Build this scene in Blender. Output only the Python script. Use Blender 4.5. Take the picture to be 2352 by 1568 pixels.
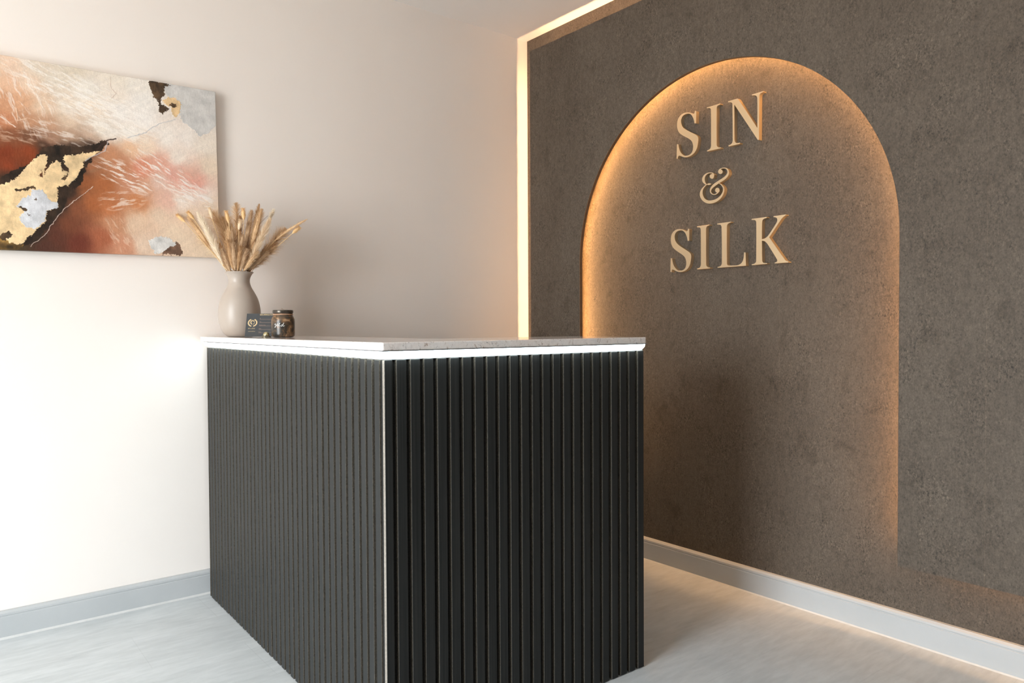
import bpy, math, random
import numpy as np
from mathutils import Vector, Matrix

for o in list(bpy.data.objects):
    bpy.data.objects.remove(o)
SC = bpy.context.scene
COL = SC.collection

# ------------------------------------------------------------------ camera
YAW, PITCH, ROLL, FPX = 0.67650, -0.02182, -0.00528, 1695.45
CAM = Vector((-2.72441, -3.24256, 1.12572))
F = Vector((math.sin(YAW) * math.cos(PITCH), math.cos(YAW) * math.cos(PITCH), math.sin(PITCH)))
R0 = Vector((math.cos(YAW), -math.sin(YAW), 0))
U0 = R0.cross(F)
RV = R0 * math.cos(ROLL) + U0 * math.sin(ROLL)
UV = -R0 * math.sin(ROLL) + U0 * math.cos(ROLL)
cd = bpy.data.cameras.new('camera')
cam = bpy.data.objects.new('camera', cd)
COL.objects.link(cam)
m = Matrix(((RV.x, UV.x, -F.x, CAM.x), (RV.y, UV.y, -F.y, CAM.y), (RV.z, UV.z, -F.z, CAM.z), (0, 0, 0, 1)))
cam.matrix_world = m
cd.sensor_width = 36
cd.lens = 36 * FPX / 2352
cd.clip_start = 0.02
SC.camera = cam

# ------------------------------------------------------------------ view, daylight
vs = SC.view_settings
vs.view_transform = 'Standard'
vs.look = 'None'
vs.exposure = 0.0
vs.gamma = 1
vs.use_curve_mapping = False
SKY, GROUND = 27.5, 15.0
WARM = (1.0, 0.59, 0.30)
AMBER = (1.0, 0.53, 0.20)
WARM_OUT, WARM_ARCH, WARM_LOW, COUNTER_LED = 78.0, 148.0, 40.0, 16.0

w = bpy.data.worlds.new('daylight')
SC.world = w
w.use_nodes = True
nt = w.node_tree
nt.nodes.clear()
wo = nt.nodes.new('ShaderNodeOutputWorld')
bg = nt.nodes.new('ShaderNodeBackground')
tc = nt.nodes.new('ShaderNodeTexCoord')
sx = nt.nodes.new('ShaderNodeSeparateXYZ')
cr = nt.nodes.new('ShaderNodeValToRGB')
nt.links.new(tc.outputs['Generated'], sx.inputs[0])
mr = nt.nodes.new('ShaderNodeMapRange')
mr.inputs[1].default_value = -0.12
mr.inputs[2].default_value = 0.24
nt.links.new(sx.outputs['Z'], mr.inputs[0])
nt.links.new(mr.outputs[0], cr.inputs[0])
g = GROUND / SKY
cr.color_ramp.elements[0].color = (g, g * .98, g * .95, 1)
cr.color_ramp.elements[0].position = 0.0
cr.color_ramp.elements[1].color = (0.90, 0.985, 1.06, 1)
cr.color_ramp.elements[1].position = 1.0
nt.links.new(cr.outputs[0], bg.inputs[0])
bg.inputs[1].default_value = SKY
nt.links.new(bg.outputs[0], wo.inputs[0])

WX, WY0, WY1, WZ0, WZ1 = -5.7, -3.05, -1.25, 0.06, 2.42      # glazed shop front in the left wall
pl = bpy.data.lights.new('window_portal', 'AREA')
pl.shape = 'RECTANGLE'
pl.size, pl.size_y = WY1 - WY0, WZ1 - WZ0
pl.cycles.is_portal = True
po = bpy.data.objects.new('window_portal', pl)
COL.objects.link(po)
po.location = (WX - 0.1, (WY0 + WY1) / 2, (WZ0 + WZ1) / 2)
po.rotation_euler = Matrix(((0, 0, -1), (1, 0, 0), (0, -1, 0))).to_euler()   # local -Z looks to +X
SC.cycles.max_bounces = 10
SC.cycles.diffuse_bounces = 8
SC.cycles.sample_clamp_indirect = 12

# ------------------------------------------------------------------ frames
IDM = Matrix.Identity(4)
WROT = -0.0057
WF = Matrix.Rotation(WROT, 4, 'Z')                             # feature wall frame (room corner at origin)
DF = Matrix.Translation((-1.8252, -1.6166, 0)) @ Matrix.Rotation(-0.0194, 4, 'Z')   # desk frame: +X along front, +Y along left side
H = 2.7377

# ------------------------------------------------------------------ mesh helpers
class MB:
    def __init__(s):
        s.v, s.f, s.m = [], [], []
    def add(s, vs_, fs, mi=0):
        b = len(s.v)
        s.v += [tuple(v) for v in vs_]
        for f in fs:
            s.f.append(tuple(b + i for i in f))
            s.m.append(mi)
        return s
    def box(s, x0, x1, y0, y1, z0, z1, mi=0, sides=None):
        vs_ = [(x, y, z) for z in (z0, z1) for y in (y0, y1) for x in (x0, x1)]
        fs = [(0, 2, 3, 1), (4, 5, 7, 6), (0, 1, 5, 4), (2, 6, 7, 3), (0, 4, 6, 2), (1, 3, 7, 5)]  # -z +z -y +y -x +x
        b = len(s.v)
        s.v += vs_
        for k, f in enumerate(fs):
            s.f.append(tuple(b + i for i in f))
            s.m.append(sides[k] if sides else mi)
        return s
    def prism(s, pts, axis, a, b, mi=0, side=None):
        """pts 2D outline (ccw seen from +axis) extruded from a to b along axis; 2D coords are the next two axes cyclically"""
        n = len(pts)
        def P(u, v, h):
            c = [0, 0, 0]
            c[axis] = h; c[(axis + 1) % 3] = u; c[(axis + 2) % 3] = v
            return tuple(c)
        s.add([P(u, v, a) for u, v in pts] + [P(u, v, b) for u, v in pts],
              [tuple(range(n - 1, -1, -1)), tuple(range(n, 2 * n))], mi)
        bb = len(s.v) - 2 * n
        for i in range(n):
            j = (i + 1) % n
            s.f.append((bb + i, bb + j, bb + n + j, bb + n + i))
            s.m.append(mi if side is None else side)
        return s
    def lathe(s, prof, seg=48, c=(0, 0, 0), mi=0, cap0=True, cap1=True):
        b = len(s.v)
        n = len(prof)
        for r, z in prof:
            for k in range(seg):
                a = 2 * math.pi * k / seg
                s.v.append((c[0] + r * math.cos(a), c[1] + r * math.sin(a), c[2] + z))
        for i in range(n - 1):
            for k in range(seg):
                k2 = (k + 1) % seg
                s.f.append((b + i * seg + k, b + i * seg + k2, b + (i + 1) * seg + k2, b + (i + 1) * seg + k))
                s.m.append(mi)
        if cap0:
            s.f.append(tuple(b + k for k in range(seg - 1, -1, -1))); s.m.append(mi)
        if cap1:
            s.f.append(tuple(b + (n - 1) * seg + k for k in range(seg))); s.m.append(mi)
        return s
    def tube(s, pts, rad, seg=6, mi=0):
        pts = [Vector(p) for p in pts]
        n = len(pts)
        b = len(s.v)
        up = Vector((0.13, 0.31, 0.94))
        for i, p in enumerate(pts):
            t = (pts[min(i + 1, n - 1)] - pts[max(i - 1, 0)]).normalized()
            a = t.cross(up).normalized()
            c = t.cross(a)
            r = rad[i] if isinstance(rad, (list, tuple)) else rad
            for k in range(seg):
                th = 2 * math.pi * k / seg
                s.v.append(tuple(p + a * (r * math.cos(th)) + c * (r * math.sin(th))))
        for i in range(n - 1):
            for k in range(seg):
                k2 = (k + 1) % seg
                s.f.append((b + i * seg + k, b + i * seg + k2, b + (i + 1) * seg + k2, b + (i + 1) * seg + k)); s.m.append(mi)
        s.f.append(tuple(b + k for k in range(seg - 1, -1, -1))); s.m.append(mi)
        s.f.append(tuple(b + (n - 1) * seg + k for k in range(seg))); s.m.append(mi)
        return s
    def build(s, name, mats, parent=None, frame=IDM, origin=None, smooth=False, bevel=0, bseg=2):
        me = bpy.data.meshes.new(name)
        if origin is None:
            origin = (0, 0, 0)
        ox, oy, oz = origin
        me.from_pydata([(a - ox, b - oy, c - oz) for a, b, c in s.v], [], s.f)
        if not isinstance(mats, (list, tuple)):
            mats = [mats]
        for q in mats:
            me.materials.append(q)
        me.polygons.foreach_set('material_index', s.m)
        if smooth:
            me.polygons.foreach_set('use_smooth', [True] * len(s.f))
        me.update()
        o = bpy.data.objects.new(name, me)
        COL.objects.link(o)
        if parent is not None:
            o.parent = parent
            o.location = (0, 0, 0)
        else:
            o.matrix_world = frame @ Matrix.Translation(origin)
        if smooth == 'angle':
            md = o.modifiers.new('es', 'EDGE_SPLIT'); md.split_angle = math.radians(38)
        if bevel:
            md = o.modifiers.new('bevel', 'BEVEL')
            md.width = bevel; md.segments = bseg; md.limit_method = 'ANGLE'; md.angle_limit = math.radians(40)
        return o

def tag(o, label=None, cat=None, group=None, kind=None):
    if label: o['label'] = label
    if cat: o['category'] = cat
    if group: o['group'] = group
    if kind: o['kind'] = kind
    return o

def thing(name, label, cat, frame, origin, group=None):
    o = bpy.data.objects.new(name, None)
    o.empty_display_size = 0.05
    COL.objects.link(o)
    o.matrix_world = frame @ Matrix.Translation(origin)
    return tag(o, label, cat, group)

# ------------------------------------------------------------------ materials
def lin(c):
    return tuple(((x / 255) / 12.92 if x / 255 <= 0.04045 else ((x / 255 + 0.055) / 1.055) ** 2.4) for x in c)

def mat(name, col=(.5, .5, .5), rough=.6, metal=0.0, spec=.5, emit=None, es=0.0, trans=0.0):
    m_ = bpy.data.materials.new(name)
    m_.use_nodes = True
    b = m_.node_tree.nodes['Principled BSDF']
    b.inputs['Base Color'].default_value = (*col, 1)
    b.inputs['Roughness'].default_value = rough
    b.inputs['Metallic'].default_value = metal
    b.inputs['Specular IOR Level'].default_value = spec
    if emit:
        b.inputs['Emission Color'].default_value = (*emit, 1)
        b.inputs['Emission Strength'].default_value = es
    return m_

class NT:
    def __init__(s, m_):
        s.t = m_.node_tree
        s.b = s.t.nodes['Principled BSDF']
    def n(s, t, **k):
        q = s.t.nodes.new(t)
        for a, v in k.items():
            if a.startswith('i_'):
                key = a[2:]
                q.inputs[int(key) if key.isdigit() else key].default_value = v
            else:
                setattr(q, a, v)
        return q
    def l(s, a, b):
        s.t.links.new(a, b)
    def coords(s, scale=(1, 1, 1), rot=(0, 0, 0)):
        tc_ = s.n('ShaderNodeTexCoord')
        mp = s.n('ShaderNodeMapping')
        mp.inputs['Scale'].default_value = scale
        mp.inputs['Rotation'].default_value = rot
        s.l(tc_.outputs['Object'], mp.inputs[0])
        return mp.outputs[0]
    def noise(s, vec, scale, detail=4, rough=.55, dist=0.0):
        q = s.n('ShaderNodeTexNoise')
        q.inputs['Scale'].default_value = scale
        q.inputs['Detail'].default_value = detail
        q.inputs['Roughness'].default_value = rough
        q.inputs['Distortion'].default_value = dist
        s.l(vec, q.inputs['Vector'])
        return q.outputs['Fac']
    def ramp(s, fac, stops):
        q = s.n('ShaderNodeValToRGB')
        e = q.color_ramp.elements
        while len(e) < len(stops):
            e.new(0.5)
        for k, (p_, c) in enumerate(stops):
            e[k].position = p_
            e[k].color = (*c, 1) if len(c) == 3 else c
        s.l(fac, q.inputs[0])
        return q.outputs[0]
    def mix(s, fac, a, b, mode='MIX'):
        q = s.n('ShaderNodeMix')
        q.data_type = 'RGBA'
        q.blend_type = mode
        for sock, val in ((0, fac), (6, a), (7, b)):
            if isinstance(val, (int, float)):
                q.inputs[sock].default_value = val
            elif isinstance(val, tuple):
                q.inputs[sock].default_value = (*val, 1) if len(val) == 3 else val
            else:
                s.l(val, q.inputs[sock])
        return q.outputs[2]
    def bump(s, h, strength=.3, dist=.002):
        q = s.n('ShaderNodeBump')
        q.inputs['Strength'].default_value = strength
        q.inputs['Distance'].default_value = dist
        s.l(h, q.inputs['Height'])
        s.l(q.outputs[0], s.b.inputs['Normal'])

def m_wall():
    m_ = mat('cream_wall_paint', (.80, .755, .705), .85, spec=.25)
    t = NT(m_)
    c = t.coords()
    a = t.noise(c, 1.3, 3)
    t.l(t.ramp(a, [(.3, (.855, .785, .722)), (.7, (.88, .815, .755))]), t.b.inputs['Base Color'])
    t.bump(t.noise(c, 160, 3), .12, .0012)
    return m_

def m_ceiling():
    m_ = mat('ceiling_paint', (.89, .85, .81), .9, spec=.2)
    t = NT(m_)
    t.bump(t.noise(t.coords(), 120, 2), .1, .001)
    return m_

def m_paper():
    m_ = mat('taupe_textured_wallpaper', (.15, .12, .095), .62, spec=.35)
    t = NT(m_)
    c = t.coords((1, 1, .72))
    big = t.noise(c, 2.6, 5, .6)
    fine = t.noise(c, 190, 5, .68, .25)
    grain = t.noise(t.coords((1, 1, .6)), 60, 5, .62, .3)
    blot = t.noise(c, 12, 7, .72, .4)
    base = t.ramp(big, [(.3, (.090, .069, .050)), (.7, (.120, .095, .071))])
    dark = t.ramp(fine, [(.30, (.50, .48, .46)), (.44, (.90, .90, .90)), (.58, (1.06, 1.06, 1.06)), (.72, (1.5, 1.47, 1.42))])
    col = t.mix(1.0, base, dark, 'MULTIPLY')
    col = t.mix(1.0, col, t.ramp(grain, [(.32, (.84, .83, .82)), (.5, (1, 1, 1)), (.68, (1.14, 1.135, 1.12))]), 'MULTIPLY')
    rough_zone = t.ramp(t.noise(c, 7.5, 6, .7, .5), [(.40, (0, 0, 0)), (.62, (1, 1, 1))])
    speck = t.ramp(t.noise(c, 150, 3, .6, .8), [(.34, (.42, .40, .38)), (.45, (.95, .95, .95)), (.56, (1.0, 1.0, 1.0)), (.66, (1.5, 1.47, 1.44))])
    col = t.mix(1.0, col, t.mix(rough_zone, (1, 1, 1), speck), 'MULTIPLY')
    spots = t.ramp(blot, [(.34, (.74, .72, .69)), (.46, (1, 1, 1)), (.60, (1.0, 1.0, 1.0)), (.72, (1.18, 1.16, 1.13))])
    col = t.mix(.9, col, spots, 'MULTIPLY')
    # faint vertical strip joints every 53 cm
    tc_ = t.n('ShaderNodeTexCoord'); sp = t.n('ShaderNodeSeparateXYZ'); t.l(tc_.outputs['Object'], sp.inputs[0])
    md = t.n('ShaderNodeMath', operation='PINGPONG'); md.inputs[1].default_value = .265
    t.l(sp.outputs['Y'], md.inputs[0])
    lt = t.n('ShaderNodeMath', operation='LESS_THAN'); lt.inputs[1].default_value = .0009
    t.l(md.outputs[0], lt.inputs[0])
    col = t.mix(lt.outputs[0], col, (1.25, 1.2, 1.15), 'MULTIPLY')
    t.l(col, t.b.inputs['Base Color'])
    add = t.n('ShaderNodeMath', operation='ADD')
    t.l(fine, add.inputs[0]); t.l(grain, add.inputs[1])
    t.bump(add.outputs[0], .5, .0018)
    return m_

def m_floor():
    m_ = mat('pale_grey_vinyl_floor', (.6, .62, .62), .45, spec=.4)
    t = NT(m_)
    c = t.coords((1.0, 4.2, 1))
    a = t.noise(c, 2.4, 6, .62, .4)
    b = t.noise(c, 11, 5, .6, .3)
    col = t.ramp(a, [(.3, (.450, .475, .478)), (.52, (.530, .557, .560)), (.74, (.615, .638, .642))])
    col = t.mix(.35, col, t.ramp(b, [(.3, (.47, .49, .49)), (.7, (.72, .735, .735))]))
    br = t.n('ShaderNodeTexBrick')
    br.offset = .33
    tc_ = t.n('ShaderNodeTexCoord'); t.l(tc_.outputs['Object'], br.inputs['Vector'])
    br.inputs['Color1'].default_value = (1, 1, 1, 1); br.inputs['Color2'].default_value = (.972, .972, .972, 1)
    br.inputs['Mortar'].default_value = (.90, .90, .90, 1)
    br.inputs['Scale'].default_value = 1.0
    br.inputs['Mortar Size'].default_value = .0012
    br.inputs['Brick Width'].default_value = .92; br.inputs['Row Height'].default_value = .305
    col = t.mix(1.0, col, br.outputs['Color'], 'MULTIPLY')
    t.l(col, t.b.inputs['Base Color'])
    t.bump(b, .08, .001)
    return m_

def m_slat():
    m_ = mat('black_slat_veneer', (.034, .036, .036), .42, spec=.16)
    t = NT(m_)
    c = t.coords((230, 230, 2.2))
    a = t.noise(c, 1.0, 5, .6)
    t.l(t.ramp(a, [(.3, (.015, .0160, .0155)), (.7, (.030, .0312, .0300))]), t.b.inputs['Base Color'])
    t.l(t.ramp(a, [(.3, (.44, .44, .44)), (.7, (.56, .56, .56))]), t.b.inputs['Roughness'])
    t.bump(a, .10, .0003)
    return m_

def m_raw_shaded():
    m_ = mat('shaded_raw_board_edge', (.13, .11, .085), .9, spec=.15)  # raw board with the shade of the slat grooves put into its colour
    t = NT(m_)
    c = t.coords((1, 1, .5))
    a = t.noise(c, 420, 3, .7)
    t.l(t.ramp(a, [(.35, (.050, .043, .033)), (.65, (.125, .108, .085))]), t.b.inputs['Base Color'])
    return m_

def m_raw_lit():
    m_ = mat('lit_raw_board_edge', (.26, .235, .2), .9, spec=.15)  # same raw board, coloured paler because window light falls on the corner edge
    t = NT(m_)
    a = t.noise(t.coords((1, 1, .5)), 420, 3, .7)
    t.l(t.ramp(a, [(.35, (.20, .178, .15)), (.65, (.32, .29, .25))]), t.b.inputs['Base Color'])
    return m_

def m_granite():
    m_ = mat('polished_pale_granite', (.7, .65, .62), .08, spec=.6)
    t = NT(m_)
    c = t.coords()
    a = t.noise(c, 14, 6, .65, .8)
    b = t.noise(c, 90, 5, .75, .6)
    s = t.noise(t.coords((1, 1, .6)), 60, 6, .8, 1.5)
    base = t.ramp(a, [(.3, (.74, .72, .71)), (.5, (.84, .78, .74)), (.72, (.84, .72, .64))])
    base = t.mix(.5, base, t.ramp(b, [(.3, (.72, .68, .66)), (.6, (.90, .87, .85))]))
    col = t.mix(t.ramp(s, [(.57, (0, 0, 0)), (.64, (.85, .85, .85))]), base, (.30, .19, .13))
    s2 = t.noise(c, 75, 5, .8, 1.0)
    col = t.mix(t.ramp(s2, [(.60, (0, 0, 0)), (.66, (.85, .85, .85))]), col, (.13, .12, .12))
    t.l(col, t.b.inputs['Base Color'])
    return m_

def m_gold_letter():
    m_ = mat('satin_champagne_gold', (.62, .475, .30), .40, metal=.7, spec=.5)
    t = NT(m_)
    a = t.noise(t.coords((1, 1, 40)), 30, 3)
    t.l(t.ramp(a, [(.3, (.38, .38, .38)), (.7, (.46, .46, .46))]), t.b.inputs['Roughness'])
    return m_

def m_grass(name, c0, c1):
    m_ = mat(name, c0, .85, spec=.15)
    t = NT(m_)
    a = t.noise(t.coords(), 70, 4, .7)
    t.l(t.ramp(a, [(.3, c0), (.7, c1)]), t.b.inputs['Base Color'])
    t.b.inputs['Subsurface Weight'].default_value = 0.0
    return m_

def m_simple_var(name, c0, c1, scale, rough=.5, metal=0.0, spec=.5, bump=0, bd=.001, sc=(1, 1, 1)):
    m_ = mat(name, c0, rough, metal, spec)
    t = NT(m_)
    a = t.noise(t.coords(sc), scale, 5, .6)
    t.l(t.ramp(a, [(.3, c0), (.7, c1)]), t.b.inputs['Base Color'])
    if bump:
        t.bump(a, bump, bd)
    return m_

M = dict(
    wall=m_wall(), ceil=m_ceiling(), paper=m_paper(), floor=m_floor(), slat=m_slat(), raw=m_raw_shaded(), raw_lit=m_raw_lit(), granite=m_granite(),
    letter=m_gold_letter(),
    base=m_simple_var('grey_white_baseboard_paint', (.44, .455, .455), (.48, .49, .49), 5, .5, bump=.1),
    caulk=m_simple_var('white_caulk', (.55, .55, .53), (.62, .61, .59), 40, .6),
    felt=m_simple_var('black_felt_backing', (.012, .012, .011), (.025, .024, .022), 300, .95, spec=.1),
    lip=m_simple_var('brown_panel_edge', (.055, .036, .024), (.085, .058, .038), 60, .6),
    lipgrey=m_simple_var('grey_channel_lip', (.17, .18, .19), (.22, .23, .24), 60, .5),
    edge=m_simple_var('pale_paper_edge', (.20, .165, .13), (.26, .22, .18), 60, .7),
    board=m_simple_var('plain_dark_board', (.10, .08, .06), (.14, .11, .085), 20, .8),
    body=m_simple_var('dark_desk_board', (.05, .05, .05), (.07, .07, .07), 30, .6),
    alu=m_simple_var('aluminium_profile', (.62, .64, .65), (.68, .70, .71), 80, .45, metal=.6),
    vase=m_simple_var('matte_taupe_ceramic', (.41, .345, .29), (.44, .37, .31), 9, .38, spec=.5),
    frame=m_simple_var('white_window_frame', (.7, .7, .7), (.76, .76, .76), 8, .4),
    warmled=mat('warm_led', (1, .8, .6), .5, emit=WARM, es=WARM_OUT),
    warmled2=mat('warm_led_arch', (1, .8, .6), .5, emit=AMBER, es=WARM_ARCH),
    warmled3=mat('warm_led_low', (1, .8, .6), .5, emit=AMBER, es=WARM_LOW),
    coolled=mat('cool_led_diffuser', (.9, .9, .9), .4, emit=(.80, .95, 1.0), es=COUNTER_LED),
)

# ------------------------------------------------------------------ room shell
YF = -5.6                    # front wall, behind the camera
def struct(o):
    return tag(o, kind='structure')

struct(MB().box(WX - .15, .35, YF - .15, .15, -.1, 0).build('floor', M['floor']))
struct(MB().box(WX - .15, .35, YF - .15, .15, H, H + .1).build('ceiling', M['ceil']))
struct(MB().box(WX - .15, .2, 0, .15, 0, H).build('wall_back', M['wall']))
struct(MB().box(0, .15, YF - .1, -.0005, 0, H).build('wall_right', M['paper'], frame=WF))
struct(MB().box(WX - .15, .2, YF - .15, YF, 0, H).build('wall_front', M['paper']))
mb = MB()
mb.box(WX - .15, WX, YF, WY0, 0, H).box(WX - .15, WX, WY1, 0, 0, H)
mb.box(WX - .15, WX, WY0, WY1, 0, WZ0).box(WX - .15, WX, WY0, WY1, WZ1, H)
struct(mb.build('wall_left', M['paper']))
mb = MB()
fx0, fx1 = WX - .1, WX - .04
for a, b in ((WY0, WY0 + .05), (WY1 - .05, WY1)):
    mb.box(fx0, fx1, a, b, WZ0, WZ1)
for a, b in ((WZ0, WZ0 + .06), (WZ1 - .05, WZ1)):
    mb.box(fx0, fx1, WY0 + .05, WY1 - .05, a, b)
struct(mb.build('window_1', M['frame']))

# baseboards: moulded board plus a thin bead of caulk on the floor
def base_profile(h=.1015):
    return [(0, 0), (.020, 0), (.020, h - .022), (.0178, h - .020), (.0178, h - .017), (.0195, h - .015), (.0185, h - .008), (.012, h - .001), (.0, h)]
pf = base_profile(.0995)
mb = MB(); n = len(pf)
mb.prism([(-d, z) for d, z in pf][::-1], 0, WX, 0)          # runs along x; 2D = (y, z)
bb = struct(mb.build('baseboard_back', M['base']))
cb = MB().prism([(-.020, 0), (-.0262, 0), (-.0200, .0065)][::-1], 0, WX, -.02)
struct(cb.build('trim_1', M['caulk']))
pf = base_profile(.1034)
mb = MB()
# runs along y; axis 1 -> 2D = (z, x)
mb.prism([(z, -d) for d, z in pf], 1, YF, -.001)
struct(mb.build('baseboard_right', M['base'], frame=WF))
cb = MB().prism([(0, -.0200), (0, -.0245), (.0045, -.0200)][::-1], 1, YF, -.001)
struct(cb.build('trim_2', M['caulk'], frame=WF))
pf = base_profile()
mb = MB().prism([(z, d) for d, z in pf][::-1], 1, YF, WY0 - .02)
struct(mb.build('baseboard_left', M['base'], origin=(0, 0, 0), frame=Matrix.Translation((WX, 0, 0))))

# ------------------------------------------------------------------ arched feature panel
GX, BX = -.072, -.053                      # front and back of the sheet, in front of the wall plane
PL, PR, PT, PB = -.1095, YF + .08, 2.633, .282
AC, AR, AZ = -1.2955, .7955, 1.4415        # arch centre, radius, spring height

def panel_outline(ins):
    """inverted-U outline (y, z), inset by ins on every side, ccw seen from +x"""
    pts = [(PL - ins, PB + ins), (PL - ins, PT - ins), (PR + ins, PT - ins), (PR + ins, PB + ins)]
    r = AR + ins
    arch = []
    yr, yl = AC - r, AC + r
    arch.append((yr, PB + ins))
    N = 96
    for k in range(N + 1):
        a = math.pi - math.pi * k / N
        arch.append((AC + r * math.cos(a), AZ + r * math.sin(a)))
    arch.append((yl, PB + ins))
    return pts + arch

def tri_prism(poly, x0, x1, mi=0, side=1):
    """exact concave polygon prism along x using ear clipping from mathutils"""
    from mathutils.geometry import tessellate_polygon
    tris = tessellate_polygon([[Vector((y, z, 0)) for y, z in poly]])
    n = len(poly)
    mb_ = MB()
    mb_.v = [(x0, y, z) for y, z in poly] + [(x1, y, z) for y, z in poly]
    area = sum(poly[i][0] * poly[(i + 1) % n][1] - poly[(i + 1) % n][0] * poly[i][1] for i in range(n))
    for t in tris:
        a, b, c = t
        s2 = (poly[b][0] - poly[a][0]) * (poly[c][1] - poly[a][1]) - (poly[c][0] - poly[a][0]) * (poly[b][1] - poly[a][1])
        if s2 < 0:
            a, c = c, a
        mb_.f.append((a, c, b) if x0 < x1 else (a, b, c)); mb_.m.append(mi)
        mb_.f.append((a + n, b + n, c + n) if x0 < x1 else (a + n, c + n, b + n)); mb_.m.append(mi)
    for i in range(n):
        j = (i + 1) % n
        q = (i, j, j + n, i + n)
        if area < 0:
            q = q[::-1]
        mb_.f.append(q); mb_.m.append(side)
    return mb_

pan = thing('arched_wall_panel', 'dark taupe wallpapered wall panel with a tall arched opening and warm backlighting', 'wall panel', WF, (BX, -1.3, PB))
porg = (BX, -1.3, PB)
tri_prism(panel_outline(0), GX, BX).build('panel_sheet', [M['paper'], M['lip']], pan, origin=porg)
sb = tri_prism(panel_outline(.062), BX, -.0005).build('support_board', [M['board'], M['board']], pan, origin=porg)
# LED tapes on the edge of the support board, facing outwards
def tape(pts, name, mt, closed=False):
    """pts in (y,z); ribbon with normal to the left of travel, x from -.046 to -.036"""
    mb_ = MB()
    for i in range(len(pts) - 1):
        (y0, z0), (y1, z1) = pts[i], pts[i + 1]
        mb_.add([(-.047, y0, z0), (-.047, y1, z1), (-.037, y1, z1), (-.037, y0, z0)], [(0, 1, 2, 3)])
    o = mb_.build(name, mt, pan, origin=porg)
    return o
rb = MB()
al = [(AC + (AR - .0004) * math.cos(math.pi * k / 96), AZ + (AR - .0004) * math.sin(math.pi * k / 96)) for k in range(97)]
al = [(AC + AR - .0004, PB)] + al + [(AC - AR + .0004, PB)]
for (y0, z0), (y1, z1) in zip(al, al[1:]):
    rb.add([(GX, y0, z0), (GX, y1, z1), (GX + .0022, y1, z1), (GX + .0022, y0, z0)], [(0, 1, 2, 3)])
rb.build('paper_edge', M['edge'], pan, origin=porg)
ins = .060
tape([(PL - ins, PB + .08), (PL - ins, PT - ins)], 'light_strip', M['warmled'])
tape([(PL - ins, PT - ins), (PR + .08, PT - ins)], 'light_strip', M['warmled'])
tape([(PR + .08, PB + ins), (AC - AR - .10, PB + ins)], 'light_strip', M['warmled3'])
arc = [(AC + (AR + ins) * math.cos(math.pi * k / 64), AZ + (AR + ins) * math.sin(math.pi * k / 64)) for k in range(65)]
tape([(AC + AR + ins, PB + .08)] + arc + [(AC - AR - ins, PB + .08)], 'light_strip', M['warmled2'])

# ------------------------------------------------------------------ metal letters
HL = [-0.028845877854619038, 0.00014017521672768374, 34.70667043339017, 0.005930699586023991, -0.018474565739300175, 14.937656156411041, 0.0053536960345018265, -0.00012047742404353284]
def hmap(h, u, v):
    d = h[6] * u + h[7] * v + 1
    return ((h[0] * u + h[1] * v + h[2]) / d, (h[3] * u + h[4] * v + h[5]) / d)
# glyph outlines (units of their own drawing grid)
G_S = [(632, 158), (662, 168), (658, 480), (618, 486), (602, 400), (572, 322), (532, 264), (480, 236), (430, 236), (370, 256), (312, 302), (280, 362), (270, 430), (278, 500), (302, 560), (346, 610), (420, 660), (520, 712), (620, 762), (686, 808), (712, 862), (712, 930), (700, 1020), (678, 1120), (628, 1218), (560, 1290), (480, 1336), (400, 1357), (330, 1350), (270, 1328), (218, 1312), (196, 1340), (188, 1390), (157, 1390), (160, 1200), (165, 1020), (202, 1020), (215, 1110), (245, 1200), (290, 1268), (350, 1312), (410, 1315), (480, 1295), (535, 1250), (570, 1180), (582, 1080), (570, 1000), (540, 935), (480, 884), (400, 840), (300, 785), (230, 730), (187, 652), (168, 560), (175, 440), (205, 350), (260, 275), (330, 225), (400, 206), (460, 202), (520, 214), (572, 238), (604, 232), (620, 200)]
C_S = {(632, 158), (662, 168), (658, 480), (618, 486), (188, 1390), (157, 1390), (165, 1020), (202, 1020), (572, 238), (218, 1312)}
G_I = [(232, 460), (528, 372), (530, 394), (486, 414), (458, 446), (450, 490), (450, 1290), (462, 1335), (500, 1357), (543, 1352), (543, 1376), (236, 1447), (236, 1425), (290, 1400), (316, 1360), (325, 1300), (322, 530), (314, 490), (284, 474), (232, 482)]
C_I = {(232, 460), (528, 372), (530, 394), (543, 1352), (543, 1376), (236, 1447), (236, 1425), (232, 482)}
G_N = [(707, 318), (915, 258), (938, 275), (1368, 920), (1366, 250), (1345, 200), (1304, 184), (1247, 190), (1247, 165), (1500, 90), (1500, 112), (1450, 132), (1420, 165), (1410, 230), (1404, 1182), (1378, 1190), (850, 392), (850, 1180), (864, 1232), (900, 1258), (975, 1250), (975, 1275), (718, 1335), (718, 1312), (772, 1284), (803, 1244), (812, 1180), (805, 385), (793, 355), (762, 342), (707, 344)]
C_N = {(707, 318), (915, 258), (938, 275), (1368, 920), (1247, 190), (1247, 165), (1500, 90), (1500, 112), (1404, 1182), (1378, 1190), (850, 392), (975, 1250), (975, 1275), (718, 1335), (718, 1312), (707, 344)}
G_L = [(78, 345), (400, 300), (400, 320), (352, 340), (322, 368), (308, 420), (308, 1290), (318, 1335), (350, 1355), (560, 1345), (632, 1315), (682, 1260), (710, 1170), (722, 1038), (755, 1038), (765, 1357), (85, 1407), (85, 1388), (142, 1372), (175, 1342), (188, 1290), (182, 440), (170, 392), (140, 370), (78, 366)]
C_L = {(78, 345), (400, 300), (400, 320), (350, 1355), (722, 1038), (755, 1038), (765, 1357), (85, 1407), (85, 1388), (78, 366)}
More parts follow.
